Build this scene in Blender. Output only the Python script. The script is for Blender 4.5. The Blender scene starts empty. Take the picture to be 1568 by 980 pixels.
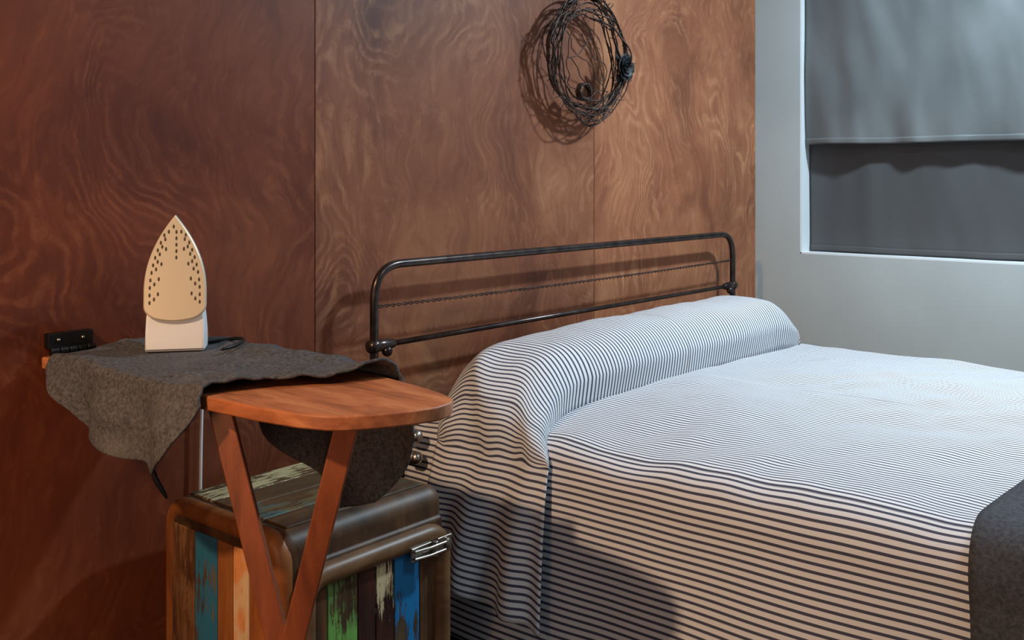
import bpy, math, random
from mathutils import Vector, noise, Matrix
random.seed(7)
S=1.35; D=1.52; H=0.94
def W(x,y,z): return Vector((x,y-D,z+H))
sc=bpy.context.scene
try:
    sc.view_settings.view_transform='Standard'; sc.view_settings.look='None'
except Exception: pass
def lin(c):
    return tuple(((v/255)/12.92 if v/255<=.04045 else ((v/255+.055)/1.055)**2.4) for v in c)+(1,)
# ---------------- shader helper
class M:
    def __init__(s,name,rough=.6,metal=0,col=None,spec=.5):
        s.m=bpy.data.materials.new(name); s.m.use_nodes=True; s.nt=s.m.node_tree
        s.b=s.nt.nodes['Principled BSDF']; s.b.inputs['Roughness'].default_value=rough
        s.b.inputs['Metallic'].default_value=metal
        s.b.inputs['Specular IOR Level'].default_value=spec
        if col: s.b.inputs['Base Color'].default_value=col
        s.tc=None
    def put(s,sock,v):
        if v is None: return
        if isinstance(v,bpy.types.NodeSocket): s.nt.links.new(v,sock)
        else:
            sock.default_value=v
    def obj(s):
        if not s.tc: s.tc=s.nt.nodes.new('ShaderNodeTexCoord')
        return s.tc.outputs['Object']
    def uv(s):
        if not s.tc: s.tc=s.nt.nodes.new('ShaderNodeTexCoord')
        return s.tc.outputs['UV']
    def map(s,v,scale=(1,1,1),loc=(0,0,0),rot=(0,0,0)):
        n=s.nt.nodes.new('ShaderNodeMapping'); s.put(n.inputs['Vector'],v)
        n.inputs['Scale'].default_value=scale; n.inputs['Location'].default_value=loc; n.inputs['Rotation'].default_value=rot
        return n.outputs[0]
    def noise(s,v,scale=5,detail=3,rough=.5,dist=0,out='Fac'):
        n=s.nt.nodes.new('ShaderNodeTexNoise'); s.put(n.inputs['Vector'],v)
        n.inputs['Scale'].default_value=scale; n.inputs['Detail'].default_value=detail
        n.inputs['Roughness'].default_value=rough; n.inputs['Distortion'].default_value=dist
        return n.outputs[out]
    def vm(s,op,a,b):
        n=s.nt.nodes.new('ShaderNodeVectorMath'); n.operation=op; s.put(n.inputs[0],a); s.put(n.inputs[1],b); return n.outputs[0]
    def math(s,op,a,b=None,c=None,clamp=False):
        n=s.nt.nodes.new('ShaderNodeMath'); n.operation=op; n.use_clamp=clamp
        s.put(n.inputs[0],a); s.put(n.inputs[1],b)
        if c is not None: s.put(n.inputs[2],c)
        return n.outputs[0]
    def sep(s,v):
        n=s.nt.nodes.new('ShaderNodeSeparateXYZ'); s.put(n.inputs[0],v); return n.outputs
    def comb(s,x,y,z):
        n=s.nt.nodes.new('ShaderNodeCombineXYZ'); s.put(n.inputs[0],x); s.put(n.inputs[1],y); s.put(n.inputs[2],z); return n.outputs[0]
    def mix(s,f,a,b,blend='MIX'):
        n=s.nt.nodes.new('ShaderNodeMixRGB'); n.blend_type=blend
        s.put(n.inputs[0],f); s.put(n.inputs[1],a); s.put(n.inputs[2],b); return n.outputs[0]
    def ramp(s,f,stops,interp='LINEAR'):
        n=s.nt.nodes.new('ShaderNodeValToRGB'); s.put(n.inputs[0],f); r=n.color_ramp; r.interpolation=interp
        while len(r.elements)<len(stops): r.elements.new(.5)
        for e,(p,c) in zip(r.elements,stops): e.position=p; e.color=c
        return n.outputs[0]
    def sstep(s,v,a,b):
        n=s.nt.nodes.new('ShaderNodeMapRange'); n.interpolation_type='SMOOTHSTEP'
        s.put(n.inputs['Value'],v); n.inputs['From Min'].default_value=a; n.inputs['From Max'].default_value=b
        return n.outputs[0]
    def base(s,c): s.put(s.b.inputs['Base Color'],c)
    def bump(s,h,strength=.3,dist=.005):
        n=s.nt.nodes.new('ShaderNodeBump'); s.put(n.inputs['Height'],h); n.inputs['Strength'].default_value=strength
        n.inputs['Distance'].default_value=dist; s.nt.links.new(n.outputs[0],s.b.inputs['Normal'])
# ---------------- mesh builder
class MB:
    def __init__(s): s.v=[];s.f=[];s.mi=[];s.uv={}
    def box(s,a,b,m=0):
        o=len(s.v); x0,y0,z0=a;x1,y1,z1=b
        x0,x1=sorted((x0,x1));y0,y1=sorted((y0,y1));z0,z1=sorted((z0,z1))
        for z in(z0,z1):
            for x,y in((x0,y0),(x1,y0),(x1,y1),(x0,y1)): s.v.append(Vector((x,y,z)))
        for f in((3,2,1,0),(4,5,6,7),(0,1,5,4),(1,2,6,5),(2,3,7,6),(3,0,4,7)):
            s.f.append([o+i for i in f]); s.mi.append(m)
    def prism(s,pts,z0,z1,m=0):
        o=len(s.v); n=len(pts)
        for z in(z0,z1):
            for x,y in pts: s.v.append(Vector((x,y,z)))
        s.f.append([o+i for i in range(n)][::-1]); s.f.append([o+n+i for i in range(n)]); s.mi+= [m,m]
        for i in range(n):
            j=(i+1)%n; s.f.append([o+i,o+j,o+n+j,o+n+i]); s.mi.append(m)
    def tube(s,pts,r,seg=10,closed=False,m=0,cap=True):
        pts=[Vector(p) for p in pts]; n=len(pts); o=len(s.v)
        rs=r if isinstance(r,(list,tuple)) else [r]*n
        up=None
        for i,p in enumerate(pts):
            if closed: t=pts[(i+1)%n]-pts[i-1]
            else: t=pts[min(i+1,n-1)]-pts[max(i-1,0)]
            if t.length<1e-9: t=Vector((0,0,1))
            t.normalize()
            if up is None:
                up=Vector((0,0,1)) if abs(t.z)<.9 else Vector((1,0,0))
            a=up-t*up.dot(t)
            if a.length<1e-6: a=t.orthogonal()
            a.normalize(); up=a; b=t.cross(a)
            for k in range(seg):
                w=2*math.pi*k/seg; s.v.append(p+(a*math.cos(w)+b*math.sin(w))*rs[i])
        for i in range(n if closed else n-1):
            j=(i+1)%n
            for k in range(seg):
                l=(k+1)%seg; s.f.append([o+i*seg+k,o+i*seg+l,o+j*seg+l,o+j*seg+k]); s.mi.append(m)
        if cap and not closed:
            s.f.append([o+k for k in range(seg)][::-1]); s.f.append([o+(n-1)*seg+k for k in range(seg)]); s.mi+=[m,m]
    def ball(s,c,r,m=0,u=14,v=8,sc=(1,1,1)):
        o=len(s.v); c=Vector(c)
        for i in range(v+1):
            th=math.pi*i/v
            for k in range(u):
                w=2*math.pi*k/u
                s.v.append(c+Vector((math.sin(th)*math.cos(w)*sc[0],math.sin(th)*math.sin(w)*sc[1],math.cos(th)*sc[2]))*r)
        for i in range(v):
            for k in range(u):
                l=(k+1)%u; s.f.append([o+i*u+k,o+(i+1)*u+k,o+(i+1)*u+l,o+i*u+l]); s.mi.append(m)
    def grid(s,fn,nu,nv,m=0,uvf=None,flip=False):
        o=len(s.v)
        for i in range(nu+1):
            for j in range(nv+1):
                s.v.append(Vector(fn(i/nu,j/nv)))
                if uvf: s.uv[len(s.v)-1]=uvf(i/nu,j/nv)
        for i in range(nu):
            for j in range(nv):
                q=[o+i*(nv+1)+j,o+(i+1)*(nv+1)+j,o+(i+1)*(nv+1)+j+1,o+i*(nv+1)+j+1]
                s.f.append(q[::-1] if flip else q); s.mi.append(m)
    def loft(s,rings,m=0,cap=True):
        o=len(s.v); n=len(rings[0])
        for r in rings: s.v+= [Vector(p) for p in r]
        for i in range(len(rings)-1):
            for k in range(n):
                l=(k+1)%n; s.f.append([o+i*n+k,o+i*n+l,o+(i+1)*n+l,o+(i+1)*n+k]); s.mi.append(m)
        if cap:
            s.f.append([o+k for k in range(n)][::-1]); s.f.append([o+(len(rings)-1)*n+k for k in range(n)]); s.mi+=[m,m]
    def xform(s,mat,start=0):
        for i in range(start,len(s.v)): s.v[i]=mat@s.v[i]
    def obj(s,name,mats,smooth=True,parent=None,bevel=0,bseg=3,solid=0,soff=0,subd=0):
        me=bpy.data.meshes.new(name); me.from_pydata([tuple(v) for v in s.v],[],s.f); 
        for m in mats: me.materials.append(m.m if isinstance(m,M) else m)
        for p,mi in zip(me.polygons,s.mi): p.material_index=mi; p.use_smooth=smooth
        if s.uv:
            l=me.uv_layers.new(name='UVMap')
            for lp in me.loops: l.data[lp.index].uv=s.uv.get(lp.vertex_index,(0,0))
        me.update()
        ob=bpy.data.objects.new(name,me); sc.collection.objects.link(ob)
        if parent: ob.parent=parent
        if solid:
            md=ob.modifiers.new('sol','SOLIDIFY'); md.thickness=solid; md.offset=soff
        if bevel:
            md=ob.modifiers.new('bev','BEVEL'); md.width=bevel; md.segments=bseg; md.limit_method='ANGLE'; md.angle_limit=math.radians(40)
            md.harden_normals=True
        if subd:
            md=ob.modifiers.new('sub','SUBSURF'); md.levels=subd; md.render_levels=subd
        return ob
def empty(name):
    e=bpy.data.objects.new(name,None); sc.collection.objects.link(e); e.empty_display_size=.1; return e
def nz(x,y,z=0,s=1): return noise.noise(Vector((x*s,y*s,z*s)))
def sm(x): x=max(0,min(1,x)); return x*x*(3-2*x)
def lerp(a,b,t): return a+(b-a)*t
def interp(x,pts):
    if x<=pts[0][0]: return pts[0][1]
    for (a,b),(c,d) in zip(pts,pts[1:]):
        if x<=c: return lerp(b,d,(x-a)/(c-a))
    return pts[-1][1]
def arc_path(pts,rad,n=8):
    out=[Vector(pts[0])]
    for i in range(1,len(pts)-1):
        p=Vector(pts[i]);a=(Vector(pts[i-1])-p).normalized();b=(Vector(pts[i+1])-p).normalized()
        A=p+a*rad;B=p+b*rad
        for k in range(n+1):
            t=k/n; out.append(A*(1-t)**2+p*2*t*(1-t)+B*t*t)
    out.append(Vector(pts[-1])); return out
# ---------------- materials
mw=M('plywood_veneer',rough=.52,spec=.28)
o=mw.obj(); sx=mw.sep(o)
pid=mw.math('FLOOR',mw.math('DIVIDE',mw.math('SUBTRACT',sx[0],.317),.9005))
vx=mw.comb(mw.math('ADD',sx[0],mw.math('MULTIPLY',pid,7.3)),sx[1],mw.math('ADD',sx[2],mw.math('MULTIPLY',pid,3.1)))
wc=mw.noise(vx,scale=2.6,detail=2,out='Color')
warp=mw.vm('ADD',vx,mw.vm('MULTIPLY',mw.vm('SUBTRACT',wc,(.5,.5,.5)),(.32,.0,.36)))
wc2=mw.noise(vx,scale=12,detail=4,out='Color')
warp2=mw.vm('ADD',warp,mw.vm('MULTIPLY',mw.vm('SUBTRACT',wc2,(.5,.5,.5)),(.055,.0,.06)))
big=mw.noise(mw.map(warp2,scale=(1.7,1,.85)),scale=2.0,detail=1.5,rough=.45)
ring=mw.math('MULTIPLY',big,215)
rings=mw.sstep(mw.math('SINE',ring),-.2,1.0)
ringd=mw.sstep(mw.math('SINE',mw.math('ADD',ring,2.6)),.1,1.0)
pat=mw.sstep(mw.noise(vx,scale=3.1,detail=3),.42,.66)
brk=mw.sstep(mw.noise(warp2,scale=26,detail=5,rough=.75),.36,.64)
fib=mw.noise(mw.map(warp2,scale=(85,10,7)),scale=1,detail=5,rough=.7)
flow=mw.noise(mw.map(warp2,scale=(16,6,4.2)),scale=1,detail=6,rough=.66)
fleck=mw.sstep(mw.noise(mw.map(warp2,scale=(46,6,18)),scale=1,detail=4,rough=.7),.50,.70)
blot=mw.noise(mw.map(warp,scale=(1.3,1,.9)),scale=2.4,detail=5,rough=.6)
c=mw.ramp(blot,[(.30,lin((94,54,40))),(.5,lin((138,88,65))),(.70,lin((166,116,86)))])
c=mw.mix(mw.math('MULTIPLY',mw.math('MULTIPLY',rings,mw.math('MULTIPLY',pat,brk)),.36),c,lin((208,160,124)))
c=mw.mix(mw.math('MULTIPLY',mw.math('MULTIPLY',ringd,pat),.11),c,lin((84,44,32)))
c=mw.mix(mw.math('MULTIPLY',mw.sstep(flow,.5,.74),.22),c,lin((188,138,104)))
c=mw.mix(mw.math('MULTIPLY',mw.sstep(flow,.5,.26),.32),c,lin((88,46,34)))
c=mw.mix(mw.math('MULTIPLY',fleck,.20),c,lin((196,148,114)))
c=mw.mix(mw.math('MULTIPLY',mw.sstep(fib,.45,.72),.28),c,lin((84,46,34)))
knot=mw.sstep(mw.noise(mw.map(warp2,scale=(1.7,1,1.2)),scale=2.4,detail=2.5),.60,.74)
c=mw.mix(mw.math('MULTIPLY',knot,.6),c,lin((76,34,28)))
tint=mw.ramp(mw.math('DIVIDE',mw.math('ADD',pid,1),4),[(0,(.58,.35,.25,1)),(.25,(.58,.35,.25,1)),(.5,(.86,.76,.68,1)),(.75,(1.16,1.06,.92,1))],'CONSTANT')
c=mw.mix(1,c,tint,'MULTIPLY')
mw.base(c); mw.bump(fib,.08,.002)
mg=M('painted_grey_wall',rough=.75); n=mg.noise(mg.obj(),scale=3,detail=3)
mg.base(mg.ramp(n,[(.3,lin((174,182,182))),(.7,lin((184,192,192)))])); mg.bump(mg.noise(mg.obj(),scale=180),.05,.002)
mtrim=M('white_trim_paint',rough=.5,col=lin((224,229,231)))
mceil=M('ceiling_paint',rough=.9,col=lin((190,190,190)))
mfl=M('dark_floor_boards',rough=.6); n=mfl.noise(mfl.map(mfl.obj(),scale=(3,30,3)),scale=2,detail=4)
mfl.base(mfl.ramp(n,[(.3,lin((30,24,22))),(.7,lin((62,48,40)))]))
def fabric(name,c1,c2,c3=None,bump=.5,sc1=90):
    m=M(name,rough=.95,spec=.15); n1=m.noise(m.obj(),scale=sc1,detail=5,rough=.7); n2=m.noise(m.obj(),scale=9,detail=3)
    a=m.ramp(n1,[(.32,lin(c1)),(.66,lin(c2))])
    if c3: a=m.mix(m.math('MULTIPLY',m.sstep(n2,.5,.75),.4),a,lin(c3))
    m.base(a); m.bump(n1,bump,.003); return m
mfelt=fabric('grey_felt',(54,54,57),(106,104,107),(118,112,108),.8,190)
mblank=fabric('charcoal_wool',(56,57,62),(90,91,97),(70,70,76),.9,160)
mblind=M('blind_fabric',rough=.5,spec=.4); n=mblind.noise(mblind.obj(),scale=5,detail=3)
mblind.base(mblind.ramp(n,[(.3,lin((98,102,103))),(.7,lin((110,114,115)))])); mblind.bump(mblind.noise(mblind.obj(),scale=300),.1,.001)
mblind2=M('blind_fabric_lower',rough=.7,spec=.25,col=lin((80,81,83)))
PITCH=.0114
mst=M('ticking_stripe_cotton',rough=.9,spec=.15)
u=mst.sep(mst.uv()); f=mst.math('FRACT',mst.math('DIVIDE',u[0],PITCH))
tri=mst.math('ABSOLUTE',mst.math('SUBTRACT',f,.5))
msk=mst.sstep(tri,.215,.165)
seam=mst.sstep(mst.math('ABSOLUTE',mst.math('SUBTRACT',u[0],.622)),.005,.002)
weave=mst.noise(mst.map(mst.uv(),scale=(500,500,1)),scale=1,detail=2)
cc=mst.mix(msk,lin((230,230,232)),lin((74,76,96)))
cc=mst.mix(mst.math('MULTIPLY',seam,.75),cc,lin((62,62,78)))
cc=mst.mix(mst.math('MULTIPLY',weave,.10),cc,lin((130,128,134)))
mst.base(cc); mst.bump(weave,.15,.001)
mdark=M('dark_bed_base',rough=.9,col=lin((24,24,28)))
mmat=M('mattress_ticking',rough=.9,col=lin((190,188,184)))
mmetal=M('dark_brown_tube_metal',rough=.28,metal=.85); n=mmetal.noise(mmetal.obj(),scale=30,detail=3)
mmetal.base(mmetal.ramp(n,[(.35,lin((58,50,50))),(.7,lin((92,80,76)))]))
msteel=M('brushed_steel',rough=.3,metal=1,col=lin((175,170,162)))
mblack=M('black_metal',rough=.4,metal=.4,col=lin((22,22,24)))
mwire=M('rusty_wire',rough=.5,metal=.5); n=mwire.noise(mwire.obj(),scale=60)
mwire.base(mwire.ramp(n,[(.35,lin((42,30,28))),(.7,lin((90,68,58)))]))
mrose=M('black_rose',rough=.55,col=lin((22,26,30)))
def wood(name,cols,scale,rough=.4,spec=.5):
    m=M(name,rough=rough,spec=spec); n=m.noise(m.map(m.obj(),scale=scale),scale=1,detail=5,rough=.6,dist=.6)
    n2=m.noise(m.map(m.obj(),scale=tuple(k*4 for k in scale)),scale=1,detail=3)
    a=m.ramp(n,[(.3,lin(cols[0])),(.5,lin(cols[1])),(.7,lin(cols[2]))])
    a=m.mix(m.math('MULTIPLY',m.sstep(n2,.5,.75),.3),a,lin(cols[0])); m.base(a); m.bump(n2,.1,.001); return m
mboard=wood('varnished_orange_wood',[(124,70,42),(182,108,66),(210,140,92)],(30,5,30),.5)
mleg=wood('varnished_red_wood',[(98,48,26),(138,72,40),(162,90,54)],(26,26,4),.46)
def paint(name,paintc,cov=.5,axis='z',base=((46,30,22),(84,56,38),(120,84,56)),off=0,c2=None):
    m=M(name,rough=.55,spec=.4)
    st={'z':(16,16,3),'x':(3,16,16)}[axis]
    v=m.map(m.obj(),scale=st,loc=(off,off*1.7,off*.6))
    n=m.noise(v,scale=1.6,detail=5,rough=.6,dist=.5); g=m.noise(m.map(v,scale=(3,3,2)),scale=2.2,detail=6,rough=.8)
    a=m.ramp(n,[(.3,lin(base[0])),(.5,lin(base[1])),(.7,lin(base[2]))])
    mask=m.sstep(m.math('ADD',m.math('MULTIPLY',g,.85),m.math('MULTIPLY',m.noise(m.map(m.obj(),loc=(off,0,off)),scale=11,detail=2),.6)),.935-.42*cov,.975-.42*cov)
    pc=lin(paintc)
    if c2: pc=m.mix(m.sstep(m.noise(m.map(m.obj(),loc=(0,off,0)),scale=14,detail=2),.5,.6),lin(paintc),lin(c2))
    dirt=m.noise(m.map(v,scale=(2,2,1)),scale=3,detail=5,rough=.7)
    a=m.mix(mask,a,pc); a=m.mix(m.math('MULTIPLY',m.sstep(dirt,.5,.75),.5),a,lin(base[0])); m.base(a); m.bump(mask,.3,.0015); return m
# ---------------- room
Xc=3.01; ZF=-H; ZC=1.06
b=MB(); 
for i in range(-2,3):
    x0=.317+i*.9005+.0012; x1=.317+(i+1)*.9005-.0012
    x1=min(x1,Xc+.0)
    if x0<x1: b.box(W(x0,D,ZF),W(x1,D+.02,ZC))
b.box(W(-1.5,D+.02,ZF),W(Xc+.2,D+.06,ZC))
b.obj('wall_back',[mw],smooth=False)
wy0,wy1,wz0,wz1=1.367,.22,-.242,.76
b=MB(); Xo=Xc+.14
b.box(W(Xc,D-.0,ZF),W(Xo,wy0,ZC)); b.box(W(Xc,wy1,ZF),W(Xo,-1.3,ZC))
b.box(W(Xc,wy0,ZF),W(Xo,wy1,wz0)); b.box(W(Xc,wy0,wz1),W(Xo,wy1,ZC))
b.obj('wall_right',[mg],smooth=False)
b=MB()
t=.004
b.box(W(Xc+.001,wy0,wz0),W(Xo,wy0-t,wz1)); b.box(W(Xc+.001,wy1,wz0),W(Xo,wy1+t,wz1))
b.box(W(Xc+.001,wy0,wz0),W(Xo,wy1,wz0+t)); b.box(W(Xc+.001,wy0,wz1),W(Xo,wy1,wz1-t))
b.obj('trim_1',[mtrim],smooth=False)
win=empty('window_1')
b=MB(); X=Xc+.10
for (y0,y1,z0,z1) in((wy0-t,wy0-.05,wz0+t,wz1-t),(wy1+t,wy1+.05,wz0+t,wz1-t),(wy0-.05,wy1+.05,wz0+t,wz0+.05),(wy0-.05,wy1+.05,wz1-t,wz1-.05),(.8,.77,wz0+.05,wz1-.05)):
    b.box(W(X,y0,z0),W(X+.03,y1,z1))
b.obj('window_frame',[mtrim],smooth=False,parent=win)
mglass=M('dark_window_glass',rough=.1,col=lin((40,48,58))); b=MB(); b.box(W(X+.012,wy0-.05,wz0+.05),W(X+.018,wy1+.05,wz1-.05)); b.obj('window_pane',[mglass],smooth=False,parent=win)
b=MB(); b.box(W(-1.5,D+.06,ZF-.04),W(Xo,-1.3,ZF)); b.obj('floor',[mfl],smooth=False)
b=MB(); b.box(W(-1.5,D+.06,ZC),W(Xo,-1.3,ZC+.04)); b.obj('ceiling',[mceil],smooth=False)
def blind(name,x,z0,z1,mat,amp,seed,front):
    e=empty(name)
    def fn(a,c):
        y=lerp(wy0-.008,wy1+.008,a); z=lerp(z0,z1,c)
        k=1-c
        w=nz(a*9+seed,c*1.2,seed)*amp*1.3*(.35+k*.8)+nz(a*17+seed+c*2,c*3.0,seed)*amp*.5+math.sin(a*30+seed)*amp*.25*k**6
        return W(x+w+ (-.006*k if front else 0),y,z+(.0025*nz(a*6,seed)*k**8))
    b=MB(); b.grid(fn,160,60,flip=False); b.obj('blind_panel',[mat],parent=e,solid=.002)
    b=MB()
    def hf(a,c):
        p=fn(a,0); p2=fn(a,c*.03); return (p2.x-.0022,p2.y,lerp(p.z-.001,p.z+.018,c))
    b.grid(hf,160,3); b.obj('blind_hem',[mat],parent=e,solid=.0015)
    b=MB(); b.tube([W(x,wy0-.012,z1-.01),W(x,wy1+.012,z1-.01)],.012,12); b.obj('blind_roller',[mtrim],parent=e)
blind('window_blind',Xc+.062,-.234,.70,mblind2,.010,3.1,False)
blind('window_blind.001',Xc+.026,.100,.72,mblind,.016,1.2,True)
# ---------------- bed
bed=empty('bed')
b=MB(); b.box(W(1.43,1.43,-.72),W(2.66,-.17,-.53)); b.obj('mattress',[mmat],parent=bed,bevel=.03,smooth=True)
b=MB(); b.box(W(1.42,1.43,-.85),W(2.67,-.17,-.722)); 
for x in(1.46,2.62):
    for y in(1.36,-.1): b.box(W(x-.025,y-.025,-H),W(x+.025,y+.025,-.85))
b.obj('bed_base',[mdark],parent=bed,smooth=False)
yh=1.462; xl,xr=1.314,2.748; zt=-.172; zb=-.327
b=MB()
b.tube(arc_path([W(xl,yh,-H),W(xl,yh,zt),W(xr,yh,zt),W(xr,yh,-H)],.07,12),.0085,14)
b.tube([W(xl,yh,zb),W(xr,yh,zb)],.0058,12)
for xx,sg in((xl,1),(xr,-1)):
    b.tube([W(xx-sg*.012,yh,zb),W(xx+sg*.022,yh,zb),W(xx+sg*.05,yh,zb),W(xx+sg*.055,yh,zb)],[.012,.012,.009,.0062],14)
    b.ball(W(xx,yh,zb),.0145)
    b.ball(W(xx+sg*.028,yh-.006,zb-.012),.011)
b.obj('headboard_frame',[mmetal],parent=bed)
b=MB()
L=xr-xl-.02
for ph in(0,math.pi):
    b.tube([W(xl+.01+L*i/500,yh+.0024*math.cos(i*.55+ph),-.252+.0024*math.sin(i*.55+ph)-.004*math.sin(math.pi*i/500)) for i in range(501)],.0014,5)
b.obj('headboard_twisted_wire',[mwire],parent=bed)
b=MB()
for z in(-.492,-.533):
    b.tube([W(1.345,1.455,z),W(1.345,1.40,z),W(1.345,1.395,z),W(1.345,1.378,z)],[.008,.008,.0125,.0125],12)
    b.ball(W(1.345,1.378,z),.0125)
    b.tube([W(xl,yh,z),W(1.35,1.455,z)],.006,10)
b.obj('bed_rail_bolts',[msteel],parent=bed)
ZT=-.466
def prof(off=0,hem=-.82,n=60):
    pts=[]
    Xh=1.318-off; Xk=1.372-off
    for i in range(26): 
        t=i/26; pts.append((lerp(Xh,Xk,t),lerp(hem,-.535,t)))
    R=.075
    for i in range(14):
        a=math.pi/2*i/14
        pts.append((Xk+R*(1-math.cos(a)),-.535+(ZT+off+.535)*math.sin(a)))
    xs=Xk+R
    for i in range(n+1):
        x=lerp(xs,2.045,i/n); pts.append((x,ZT+off+.01*sm((x-xs)/.4)))
    full=pts+[(4.09-x,z) for x,z in pts[-2::-1]]
    L=[0]
    for p,q in zip(full,full[1:]): L.append(L[-1]+math.hypot(q[0]-p[0],q[1]-p[1]))
    m=L[len(pts)-1]
    return full,[l-m for l in L]
def sheet(name,off,y0,y1,hem,mat,ny,amp,fold,parent=None,solid=.003,edge=0,uvoff=0):
    full,L=prof(off,hem); n=len(full)-1; b=MB(); mh=L[-1]
    foot=.22
    def pos(i,c):
        x,z=full[i]; s=L[i]
        tot=(y0-y1)+foot; d=c*tot; yy=y0-min(d,(y0-y1)); dd=max(0,d-(y0-y1))
        side=sm((ZT-.03-z)/.3)
        yy+=edge*nz(s*2.5,3.3,off*50)*max(0,1-c*4)
        sg=-1 if x<2.045 else 1
        x+=sg*side*fold*(math.sin(yy*13+nz(yy*2,1.7)*3)*.7+nz(yy*5,z*2,4)*.9)+sg*side*.01*nz(yy*2.2,9)
        top=1-sm((ZT-z)/.05)
        z+=top*(amp*nz(x*3,yy*4,off*9)+amp*.5*nz(x*6+yy*3,yy*8,2)+amp*.3*nz(x*12,yy*18,7))
        if dd>0: yy-=min(dd,.02); z=min(z,ZT-dd+off) 
        return W(x,yy,z)
    def fn(a,c): return pos(round(a*n),c)
    def uvf(a,c):
        i=round(a*n); yy=y0-c*(y0-y1)
        w=.0035*nz(yy*4,L[i]*3)+.0010*nz(yy*12,L[i]*7)
        return (abs(L[i])+w+uvoff,yy)
    b.grid(fn,n,ny,uvf=uvf)
    return b.obj(name,[mat],solid=solid,parent=parent)
sheet('striped_bedspread',0,1.43,-.21,-.82,mst,150,.009,.012)
sheet('grey_wool_blanket',.013,.382,-.24,-.80,mblank,60,.006,.006,solid=.008,edge=.03)
NC,NE,ND=50,24,30
colsL=[('d',1-i/ND) for i in range(ND)]+[('e',1-i/NE) for i in range(NE)]+[('c',i/NC) for i in range(NC+1)]
colsR=colsL[ND:]
def bp(kind,q,t,right):
    ph=math.pi*t
    cs=math.cos(ph); 
    Yb=1.318-.128*math.copysign(abs(cs)**.75,cs); zb_=-.47+.142*abs(math.sin(ph))**.7
    if t<.12: Yb+= .018*(1-t/.12)
    Xs=1.64+.03*math.cos(ph); Xe=1.365
    if right: Xs=1.60; Xe=1.455
    if kind=='c':
        x=lerp(Xs,2.045,q); y=Yb; z=zb_
        z+=abs(math.sin(ph))*(.007*nz(x*4,t*2,5+right)+.004*nz(x*14,t*5,2))
        z-=(0 if right else .012*(1-sm((x-1.6)/.3))*abs(math.sin(ph)))
        y+=.006*nz(x*5,t*3,8)
        u=2.045-x
    elif kind=='e':
        zl=-.50 if not right else -.48
        zq=zb_+abs(math.sin(ph))*(.007*nz(Xs*4,t*2,5+right)+.004*nz(Xs*14,t*5,2))-(0 if right else .012*(1-sm((Xs-1.6)/.3))*abs(math.sin(ph)))
        x=lerp(Xs,Xe,math.sin(q*math.pi/2)); z=zl+(zq-zl)*max(0,math.cos(q*math.pi/2))**(.85 if not right else .55)
        yd=lerp(1.075,1.345,t)
        if right: yd=Yb
        y=lerp(Yb+.006*nz(Xs*5,t*3,8),yd,sm(q))
        wr=sm(q*2)*(1-.3*q)
        z+=.008*nz(t*7,q*3,3)*sm(q*3); x+=.008*wr*math.sin(t*17+q*3)*sm(t*6)*(0 if right else 1)
        u=(2.045-Xs)+q*(.735-(2.045-Xs)) if not right else (2.045-Xs)+q*.2
    else:
        hem=-.752+.045*t+.006*math.sin(t*11)
        x=lerp(Xe,1.296,q**.8); z=lerp(-.50,hem,q)
        y=lerp(lerp(1.075,1.345,t),lerp(1.035,1.315,t),q)
        x+=.008*math.sin(t*17+3*(1-q))*sm(t*6)*.7+ q*.014*math.sin(t*15+1.2*q+.6)*sm(t*5)-q*.008
        u=.735+q*(.25)
    if right: x=4.09-x
    return W(x,y,z),u
b=MB()
for right,cols in((False,colsL),(True,colsR)):
    def fn(a,c): k,q=cols[round(a*(len(cols)-1))]; return bp(k,q,c,right)[0]
    def uvf(a,c): 
        k,q=cols[round(a*(len(cols)-1))]; return (bp(k,q,c,right)[1]+.003*nz(a*6,c*5,right*3),c)
    b.grid(fn,len(cols)-1,44,uvf=uvf,flip=right)
bo=empty('bolster_pillow')
b.obj('striped_cover',[mst],parent=bo,solid=.003)
b=MB()
b.loft([[W(x,1.322+.095*r*math.cos(w),-.405+.050*r*math.sin(w)) for w in [2*math.pi*k/24 for k in range(24)]] for x,r in((1.60,.5),(1.64,.9),(1.70,1),(2.42,1),(2.46,.9),(2.50,.5))])
b.obj('pillow_core',[mmat],parent=bo)
# ---------------- ironing board
ib=empty('fold_down_ironing_board')
ZB=-.270
pts=[(.700,1.517),(.703,1.20),(.705,1.09),(.711,1.00),(.722,.935),(.736,.898),(.756,.876),(.785,.858),(.82,.843),(.85,.835),(.876,.839),(.894,.852),(.906,.880),(.918,.93),(.930,1.01),(.936,1.10),(.937,1.20),(.937,1.517)]
b=MB(); b.prism([(x,y-D) for x,y in pts][::-1],ZB-.018+H,ZB+H)
b.obj('board_top',[mboard],parent=ib,bevel=.003)
def strap(b,p,q,w,th,side):
    p=Vector(p);q=Vector(q);d=(q-p).normalized(); s=Vector(side); s=(s-d*s.dot(d)).normalized(); n=d.cross(s)
    r=[]
    for pt in(p,q): r.append([pt+s*w/2*a+n*th/2*c for a,c in((-1,-1),(1,-1),(1,1),(-1,1))])
    b.loft(r)
right=Vector((.647,-.763,0))
J=W(.770,1.018,-.572)
b=MB(); strap(b,W(.735,1.105,ZB-.02),J+Vector((0,0,-.012))+right*-.006,.028,.012,right); b.obj('leg_1',[mleg],parent=ib,bevel=.002,smooth=False)
b=MB(); strap(b,W(.802,.935,ZB-.019),J+Vector((0,0,-.012))+right*.008,.028,.012,right); b.xform(Matrix.Translation((-.010,-.0085,0))); b.obj('leg_2',[mleg],parent=ib,bevel=.002,smooth=False)
b=MB(); b.box(W(.758,1.006,-.577),W(.782,1.030,-H)); b.obj('post',[mleg],parent=ib,bevel=.002,smooth=False)
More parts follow.
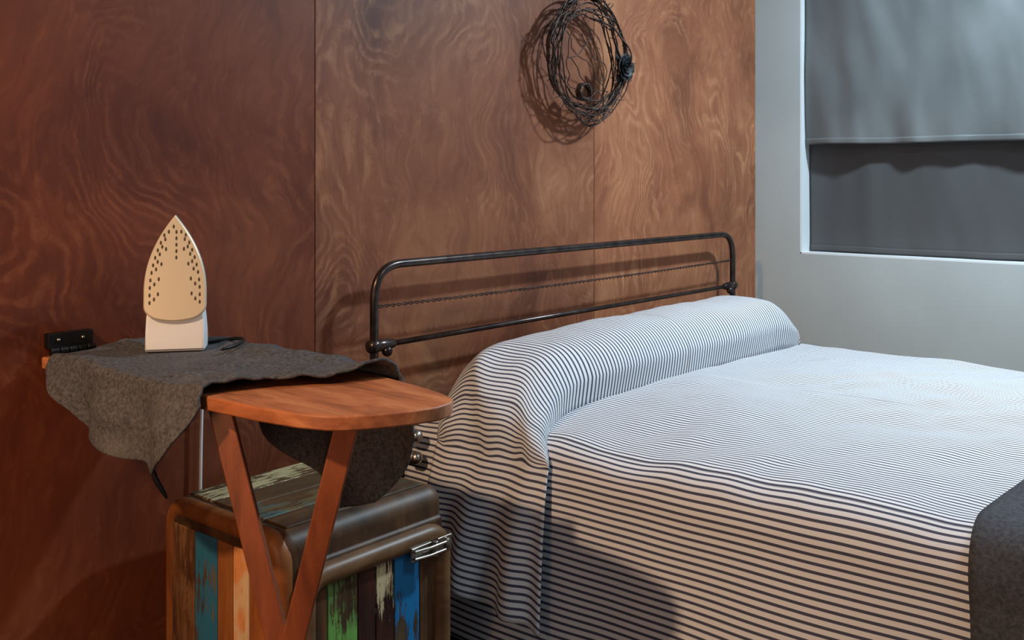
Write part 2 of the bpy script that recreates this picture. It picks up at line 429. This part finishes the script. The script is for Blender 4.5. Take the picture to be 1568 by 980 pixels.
b=MB(); c0=J+Vector((-.016,-.014,-.002)); b.tube([c0,c0+Vector((-.008,-.007,0))],.006,12); b.ball(c0+Vector((-.008,-.007,0)),.006)
b.obj('pivot_bolt',[msteel],parent=ib)
b=MB(); b.box(W(.705,1.519,-.236),W(.775,1.505,-.258)); 
for i in range(5):
    x0=.706+i*.014; b.tube([W(x0,1.500,-.262),W(x0+.012,1.500,-.262)],.0065,10)
b.box(W(.706,1.505,-.2685),W(.774,1.475,-.266))
b.obj('hinge',[mblack],parent=ib,bevel=.001,smooth=False)
b=MB()
for x in(.72,.758): b.ball(W(x,1.504,-.246),.003)
b.obj('hinge_screws',[msteel],parent=ib)
b=MB(); b.box(W(.78,1.517,-.289),W(.93,1.49,-.32)); b.obj('wall_cleat',[mleg],parent=ib,bevel=.002,smooth=False)
# ---------------- cloth
def near_drop(Y): return interp(Y,[(1.085,.012),(1.11,.045),(1.14,.085),(1.175,.116),(1.20,.110),(1.25,.104),(1.32,.094),(1.38,.078),(1.43,.048),(1.48,.012)])
def far_drop(Y): return interp(Y,[(1.0,.085),(1.03,.13),(1.08,.185),(1.13,.205),(1.18,.19),(1.26,.15),(1.36,.10),(1.50,.03)])
def cloth(a,c):
    h=.0065
    if a<.3:
        k=1-a/.3; Yn=lerp(1.088,1.472,c); Y=Yn
        dn=near_drop(Yn); d=k*dn
        Y+= -.01*k*nz(Yn*9,2.2)
        if d<.008: x=.700-.003-.004*math.sin(min(1,d/.008)*math.pi/2); z=ZB+h-d
        else: x=.693; z=ZB+h-d
        wv=sm(d/.06)
        x+=-.010*wv+wv*.014*math.sin(Yn*42+1.0)+wv*.006*nz(Yn*20,k*3,1)
        Y+=wv*.012*math.cos(Yn*42+.4)*k
        Y+= .012*k*(c-.3)
        z+=.004*nz(Yn*18,k*2,6)
    elif a<.72:
        q=(a-.3)/.42; x=lerp(.699,.939,q); yf=lerp(1.088,1.0,q)+.012*math.sin(q*6)+.006*nz(q*7,1); yb=lerp(1.472,1.495,sm(q*1.5))
        Y=lerp(yf,yb,c); z=ZB+h
        away=max(0,1-math.hypot(x-.825,(Y-1.36)*.9)/.10)
        z+=(1-sm(away*2))*(.009*max(0,nz(x*14+3,Y*9,4)+.15)+.005*max(0,nz(x*30,Y*25,8)))
        z+=.006*math.exp(-(c/.10)**2)*(1+nz(q*9,5))
        z+=.014*math.exp(-((q-.88)/.12)**2)*(1-sm(away*2))*sm(1-c*.9)*(.8+.8*nz(Y*9,1))
    else:
        k=(a-.72)/.28; Y=lerp(1.0,1.495,c); fd=far_drop(Y); d=k*fd
        z=ZB+h-d; x=.943+.004*sm(d/.01)
        x+=sm(d/.05)*(.014*math.sin(Y*38)+.01*nz(Y*14,k*2,5))
        Y+=.01*k*math.cos(Y*38)-.030*k*(1-c)
    return W(x,Y,z)
clo=empty('grey_ironing_cloth')
b=MB(); b.grid(cloth,150,110)
b.obj('felt_sheet',[mfelt],solid=.0035,soff=0,parent=clo)
b=MB(); tp=cloth(0,.235); b.tube([tp+Vector((0,0,.012)),tp+Vector((.002,-.004,-.008)),tp+Vector((.010,-.010,-.022)),tp+Vector((.014,-.014,-.034))],[.0035,.004,.0035,.002],8)
b.obj('corner_tie',[mblack],parent=clo,subd=1)
# ---------------- iron
ir=empty('clothes_iron')
mplate=M('pale_soleplate',rough=.42,metal=.35,col=lin((226,214,188))); 
mplast=M('white_plastic',rough=.4,col=lin((240,242,244)))
mhole=M('steam_hole_dark',rough=.6,col=lin((84,70,52)))
mgrey=M('grey_plastic',rough=.45,col=lin((120,120,120)))
rt=Vector((.80,-.60,0)); fwd=Vector((-.60,-.80,0))
base=W(.820,1.350,ZB+.0100)
def IM():
    m=Matrix((( rt.x,-fwd.x,0,base.x),(rt.y,-fwd.y,0,base.y),(0,0,1,base.z),(0,0,0,1)))
    return m@Matrix.Rotation(math.radians(-3),4,'X')@Matrix.Scale(.975,4)
IMx=IM()
z0,Lp=.046,.162
def hw(v):
    if v<.14: return .0455*math.sqrt(max(0,1-((.14-v)/.14)**2))*.85+.0455*.15*min(1,v/.02) if v>0 else 0
    if v<.27: return .0455
    return .0455*max(0,1-((v-.27)/.73)**2.1)
def outline(scl,y,dz=0,n=40,zc=.115):
    r=[]
    vs=[.5-.5*math.cos(math.pi*i/n) for i in range(n+1)]
    for v in vs: r.append((hw(v)*scl,y,zc+(z0+v*Lp-zc)*scl+dz))
    for v in vs[-2:0:-1]: r.append((-hw(v)*scl,y,zc+(z0+v*Lp-zc)*scl+dz))
    return r
b=MB(); b.loft([outline(.965,-.0015),outline(.995,0),outline(1,.002),outline(1,.007)]); b.xform(IMx); b.obj('soleplate',[mplate],parent=ir,smooth=False,bevel=0)
b=MB(); b.loft([outline(.985,.0071),outline(1.0,.010),outline(.985,.022),outline(.93,.036),outline(.82,.046),outline(.6,.052,-.008)]); b.xform(IMx); b.obj('body',[mplast],parent=ir)
b=MB()
b.loft([[(sx_*w,y,z) for sx_,y in((-1,.006),(1,.006),(1,yb),(-1,yb))] for w,yb,z in((.0435,.070,.0),(.044,.072,.004),(.0435,.07,.03),(.0425,.062,.050),(.040,.05,.075))]); b.xform(IMx); b.obj('heel',[mplast],parent=ir,bevel=.004)
b=MB(); b.tube([IMx@Vector(p) for p in((0,.05,.04),(0,.085,.05),(0,.098,.085),(0,.095,.125),(0,.08,.155),(0,.045,.168))],[.014,.013,.012,.012,.012,.012],14); b.obj('handle',[mgrey],parent=ir,subd=1)
b=MB()
def hole(x,v):
    b.ball((x,-.0015,z0+v*Lp),.0017,u=10,v=6,sc=(1,.35,1.9))
for i,v in enumerate([.20,.27,.34,.41,.48,.55,.62,.69,.76,.83]):
    w=hw(v)
    for s in(-1,1):
        hole(s*w*.80,v-.02)
        if i%2==0 or v>.5: hole(s*(w*.80-.0065),v+.012)
        if v<.7 and i%2: hole(s*(w*.8-.012),v-.01)
for v in(.60,.66,.72,.78,.84,.89): hole(0.002*(-1)**int(v*100),v)
b.xform(IMx); b.obj('steam_holes',[mhole],parent=ir)
b=MB()
cb=IMx@Vector((.03,.06,.006))
b.tube([cb,cb+Vector((.03,-.01,.0)),cb+Vector((.05,-.03,.006)),cb+Vector((.04,-.07,.008)),cb+Vector((.005,-.095,.006)),cb+Vector((-.03,-.10,.004))],.003,8)
b.obj('power_cord',[mblack],parent=ir,subd=1)
b=MB(); b.tube([W(.965,1.505,-.30),W(.968,1.507,-.38),W(.962,1.507,-.50),W(.965,1.507,-.80),W(.965,1.512,-.935)],.003,8); b.obj('white_power_cable',[mplast],subd=1)
# ---------------- trunk
tr=empty('reclaimed_wood_trunk')
x0,x1,y0,y1,zt_,zb2=.872,1.206,1.165,1.462,-.508,-H+.015
mtd=wood('dark_reclaimed_wood',[(44,30,20),(80,54,34),(116,80,50)],(14,14,4),.5)
mtb=wood('brown_reclaimed_wood',[(78,54,32),(118,84,54),(146,108,72)],(5,14,14),.42)
mto=wood('orange_reclaimed_wood',[(104,58,26),(150,88,42),(178,114,60)],(14,14,4),.48)
b=MB(); b.box(W(x0,y0,zb2),W(x1,y1,zt_)); b.obj('carcass',[mtd],parent=tr,bevel=.028,bseg=6)
b=MB()
for x in(x0+.04,x1-.04):
    for y in(y0+.04,y1-.04): b.tube([W(x,y,-H),W(x,y,zb2)],.018,12)
b.obj('feet',[mtd],parent=tr)
cuts=[1.185,1.235,1.275,1.315,1.375,1.438]
side=[paint('paint_side_a',(150,96,52),.3,'z',((110,56,24),(160,92,44),(190,120,66)),1),
      paint('paint_side_b',(222,188,144),.8,'z',((120,62,30),(180,108,58),(206,140,86)),2,(226,150,90)),
      mto,
      paint('paint_side_c',(44,110,140),.75,'z',((58,40,28),(100,70,40),(140,100,60)),4),
      paint('paint_side_d',(120,84,54),.4,'z',((44,28,18),(90,56,32),(130,84,48)),5)]
for i in range(5):
    b=MB(); b.box(W(x0-.003,cuts[i]+.001,zb2+.03),W(x0+.01,cuts[i+1]-.001,zt_-.035)); b.obj('side_plank_%d'%(i+1),[side[i]],parent=tr,bevel=.002,smooth=False)
b=MB(); b.tube(arc_path([W(x0+.012,y0+.012,zb2+.03),W(x0+.012,y0+.012,zt_-.012),W(x0+.012,y1-.012,zt_-.012),W(x0+.012,y1-.012,zb2+.03)],.035,8),.0155,12); b.obj('edge_rail',[mto],parent=tr)
tc=[1.190,1.245,1.315,1.375,1.442]
tops=[paint('paint_top_a',(88,76,52),.5,'x',((50,36,26),(84,60,40),(112,80,52)),7),
      paint('paint_top_b',(88,120,116),.58,'x',((64,46,30),(98,70,44),(126,92,58)),8,(120,104,70)),
      paint('paint_top_c',(96,74,48),.6,'x',((64,46,30),(98,70,44),(126,92,58)),9),
      paint('paint_top_d',(204,190,144),.52,'x',((62,46,30),(96,70,42),(126,92,58)),10)]
for i in range(4):
    b=MB(); b.box(W(x0+.03,tc[i]+.001,zt_-.01),W(x1-.03,tc[i+1]-.001,zt_+.003)); b.obj('top_plank_%d'%(i+1),[tops[i]],parent=tr,bevel=.002,smooth=False)
b=MB(); b.box(W(x0+.03,y0-.006,zb2+.02),W(x1-.012,y0+.01,zt_-.045)); b.obj('door_panel',[mtd],parent=tr,bevel=.01)
mx0,mx1,mz0,mz1=x0+.035,x1-.022,zb2+.04,zt_-.068
loop=arc_path([W((mx0+mx1)/2,y0-.008,mz1),W(mx0,y0-.008,mz1),W(mx0,y0-.008,mz0),W(mx1,y0-.008,mz0),W(mx1,y0-.008,mz1),W((mx0+mx1)/2,y0-.008,mz1)],.035,8)[:-1]
b=MB(); b.tube(loop,.0165,12,closed=True); b.obj('door_moulding',[mtb],parent=tr)
fx=[mx0+.012,.948,1.006,1.042,1.08,1.135,mx1-.012]
front=[paint('paint_front_a',(70,80,90),.25,'z',((60,38,22),(96,62,36),(130,90,54)),11),
       paint('paint_front_b',(126,190,92),.58,'z',((62,46,30),(96,72,46),(128,98,62)),12,(110,150,80)),
       paint('paint_front_c',(60,40,30),.4,'z',((36,18,16),(62,30,24),(90,48,34)),13),
       paint('paint_front_d',(226,206,160),.34,'z',((34,18,15),(56,30,24),(80,46,34)),14),
       paint('paint_front_e',(28,128,190),.66,'z',((56,44,36),(88,70,50),(120,98,66)),15),
       paint('paint_front_f',(110,78,48),.4,'z',((54,38,24),(90,62,38),(120,84,52)),16)]
for i in range(6):
    b=MB(); b.box(W(fx[i]+.0008,y0-.010,mz0),W(fx[i+1]-.0008,y0+.0,mz1)); b.obj('door_plank_%d'%(i+1),[front[i]],parent=tr,bevel=.0015,smooth=False)
def latch(zc):
    b=MB(); xa=1.140; yy=y0-.026
    b.box(W(xa-.038,yy,zc-.011),W(xa+.006,yy+.005,zc+.011))
    b.box(W(xa+.020,yy,zc-.012),W(xa+.052,yy+.005,zc+.012))
    b.tube([W(xa+.010,yy-.003,zc-.012),W(xa+.010,yy-.003,zc+.012)],.0055,10)
    b.tube([W(xa-.035,yy-.003,zc-.006),W(xa-.005,yy-.008,zc-.006),W(xa+.03,yy-.008,zc-.006),W(xa+.03,yy-.008,zc+.006),W(xa-.005,yy-.008,zc+.006),W(xa-.035,yy-.003,zc+.006)],.0028,8)
    b.ball(W(xa+.04,yy-.002,zc),.007,sc=(1,.6,1.3))
    b.box(W(xa-.03,yy+.005,zc-.006),W(xa-.01,y0-.008,zc+.006)); b.box(W(xa+.03,yy+.005,zc-.006),W(xa+.045,y0-.006,zc+.006))
    return b
latch(-.592).obj('latch_upper',[msteel],parent=tr,bevel=.0012,smooth=False)
latch(-.80).obj('latch_lower',[msteel],parent=tr,bevel=.0012,smooth=False)
# ---------------- wreath
wr=empty('wire_wreath')
cx,cz,cy=2.020,.290,1.466
b=MB()
for k in range(13):
    n=140; turns=random.uniform(.8,1.6); a0=random.uniform(0,6.28); r=random.uniform(.72,1.0); sd=k*3.7
    ox,oz=random.uniform(-.012,.012),random.uniform(-.012,.012)
    tiltc=random.uniform(-.025,.025)
    pp=[]
    for i in range(n+1):
        a=a0+turns*2*math.pi*i/n
        rr=r*(1+.14*nz(math.cos(a)*1.6,math.sin(a)*1.6,sd)+.03*nz(i*.13,sd))
        pp.append(W(cx+ox+.156*rr*math.cos(a),cy+.022*nz(i*.06,sd,1)+tiltc*math.cos(a),cz+oz+.150*rr*math.sin(a)))
    b.tube(pp,random.choice([.0016,.0020,.0024]),6)
    for i in range(5,n,random.choice([7,9,11])):
        p=pp[i]; d=Vector((random.uniform(-1,1),random.uniform(-.6,.6),random.uniform(-1,1))).normalized()*random.uniform(.007,.018)
        b.tube([p-d*.4,p,p+d],[.0012,.0015,.0006],5)
for k in range(34):
    a=random.uniform(0,6.28); r=random.uniform(.85,1.02)
    p=W(cx+.155*r*math.cos(a),cy,cz+.15*r*math.sin(a)); d=Vector((math.cos(a+random.uniform(-1,1)),random.uniform(-.3,.2),math.sin(a+random.uniform(-1,1))))*random.uniform(.015,.032)
    b.tube([p,p+d*.5+Vector((0,0,random.uniform(-.004,.004))),p+d],[.0015,.0012,.0007],5)
for k in range(4):
    pp=[W(cx-.02+random.uniform(-.01,.01)+.08*math.sin(i*.25+k),cy-.01,cz-.115+.16*i/14+.01*math.sin(i)) for i in range(15)]
    b.tube(pp,.0013,5)
for k in range(16):
    a=random.uniform(0,6.28); c0=W(cx-.035,cy-.012,cz-.085)
    b.tube([c0+Vector((.022*math.cos(a+j*.9),random.uniform(-.008,.008),.018*math.sin(a+j*.9)))*(1+.2*j*.2) for j in range(5)],.0026,6)
b.obj('wire_coils',[mwire],parent=wr)
b=MB()
rc=W(cx+.118,cy-.022,cz-.015)
for ring_,(rad,cnt,ln,tl) in enumerate(((.004,3,.012,.1),(.009,4,.015,.35),(.014,5,.018,.7),(.018,6,.019,1.05))):
    for k in range(cnt):
        a0=2*math.pi*k/cnt+ring_*.7
        def pet(u_,v_):
            ww=(u_-.5)*2*math.pi/cnt*1.35*(.35+.65*math.sin(math.pi*min(1,v_*.8+.15)))
            r=rad*(.3+.7*v_)+ln*math.sin(tl)*v_*.6+.002*(v_**3)
            d=ln*math.cos(tl)*v_
            return rc+Vector((r*math.cos(a0+ww),-d,r*math.sin(a0+ww)))*1.15
        b.grid(pet,8,6)
b.obj('rose',[mrose],parent=wr,solid=.0008)
b=MB(); b.tube([rc,rc+Vector((-.005,.006,.03)),rc+Vector((-.02,.01,.06))],.002,6)
for dx,dz in((.012,.03),(-.02,.02),(-.014,-.024)):
    def leaf(u_,v_): 
        return rc+Vector((dx,0,dz))*(.6+v_*1.0)+Vector((-dz,0,dx)).normalized()*(u_-.5)*.014*math.sin(math.pi*(v_*.9+.05))+Vector((0,.004*abs(u_-.5),0))
    b.grid(leaf,4,8)
b.obj('rose_leaves',[mrose],parent=wr,solid=.0008)
b=MB(); b.box(W(cx-.014,1.5202,cz+.138),W(cx+.014,1.510,cz+.215)); b.tube([W(cx,1.513,cz+.160),W(cx,1.46,cz+.148),W(cx,1.440,cz+.138),W(cx,1.435,cz+.155)],.006,8)
b.obj('hook',[mblack],parent=wr)
# ---------------- lights
def area(name,loc,target,size,power,col,shape='DISK'):
    l=bpy.data.lights.new(name,'AREA'); l.shape=shape; l.size=size; l.energy=power*S*S; l.color=col
    o=bpy.data.objects.new(name,l); sc.collection.objects.link(o); o.location=loc
    o.rotation_euler=(Vector(target)-Vector(loc)).to_track_quat('-Z','Y').to_euler(); return o
def spot(name,loc,target,power,col,ang,blend,rad):
    l=bpy.data.lights.new(name,'SPOT'); l.energy=power*S*S; l.color=col; l.spot_size=math.radians(ang); l.spot_blend=blend; l.shadow_soft_size=rad
    o=bpy.data.objects.new(name,l); sc.collection.objects.link(o); o.location=loc
    o.rotation_euler=(Vector(target)-Vector(loc)).to_track_quat('-Z','Y').to_euler(); return o
area('ceiling_light',W(2.5,.46,1.0),W(2.35,.62,-.5),.12,36,(.70,.88,1))
area('ceiling_light.001',W(1.5,-.2,1.03),W(1.8,.2,-.5),.5,8,(.74,.89,1))
spot('warm_spot_light',W(-.72,.93,1.02),W(1.2,1.0,-.55),112,(1,.66,.40),58,.7,.04)
l=bpy.data.lights.new('warm_lamp_light','POINT'); l.energy=5.0*S*S; l.color=(1,.50,.22); l.shadow_soft_size=.12
o_=bpy.data.objects.new('warm_lamp_light',l); sc.collection.objects.link(o_); o_.location=W(.12,.95,-.25)
w=bpy.data.worlds.new('World'); sc.world=w; w.use_nodes=True
w.node_tree.nodes['Background'].inputs[0].default_value=(.76,.87,1,1); w.node_tree.nodes['Background'].inputs[1].default_value=.18
# ---------------- scale up to real size
for ob in list(sc.objects):
    if ob.parent is None:
        ob.location=ob.location*S
        if ob.type!='LIGHT': ob.scale=(S,S,S)
        else: 
            if ob.data.type=='AREA': ob.data.size*=S
            else: ob.data.shadow_soft_size*=S
# ---------------- camera
cam=bpy.data.cameras.new('camera'); co=bpy.data.objects.new('camera',cam); sc.collection.objects.link(co)
co.location=Vector((0,-D,H))*S; co.rotation_euler=(math.radians(90),0,-math.radians(49.7))
cam.sensor_width=36; cam.lens=36*1551/1568; cam.shift_y=-220/1568; cam.clip_start=.01
sc.camera=co
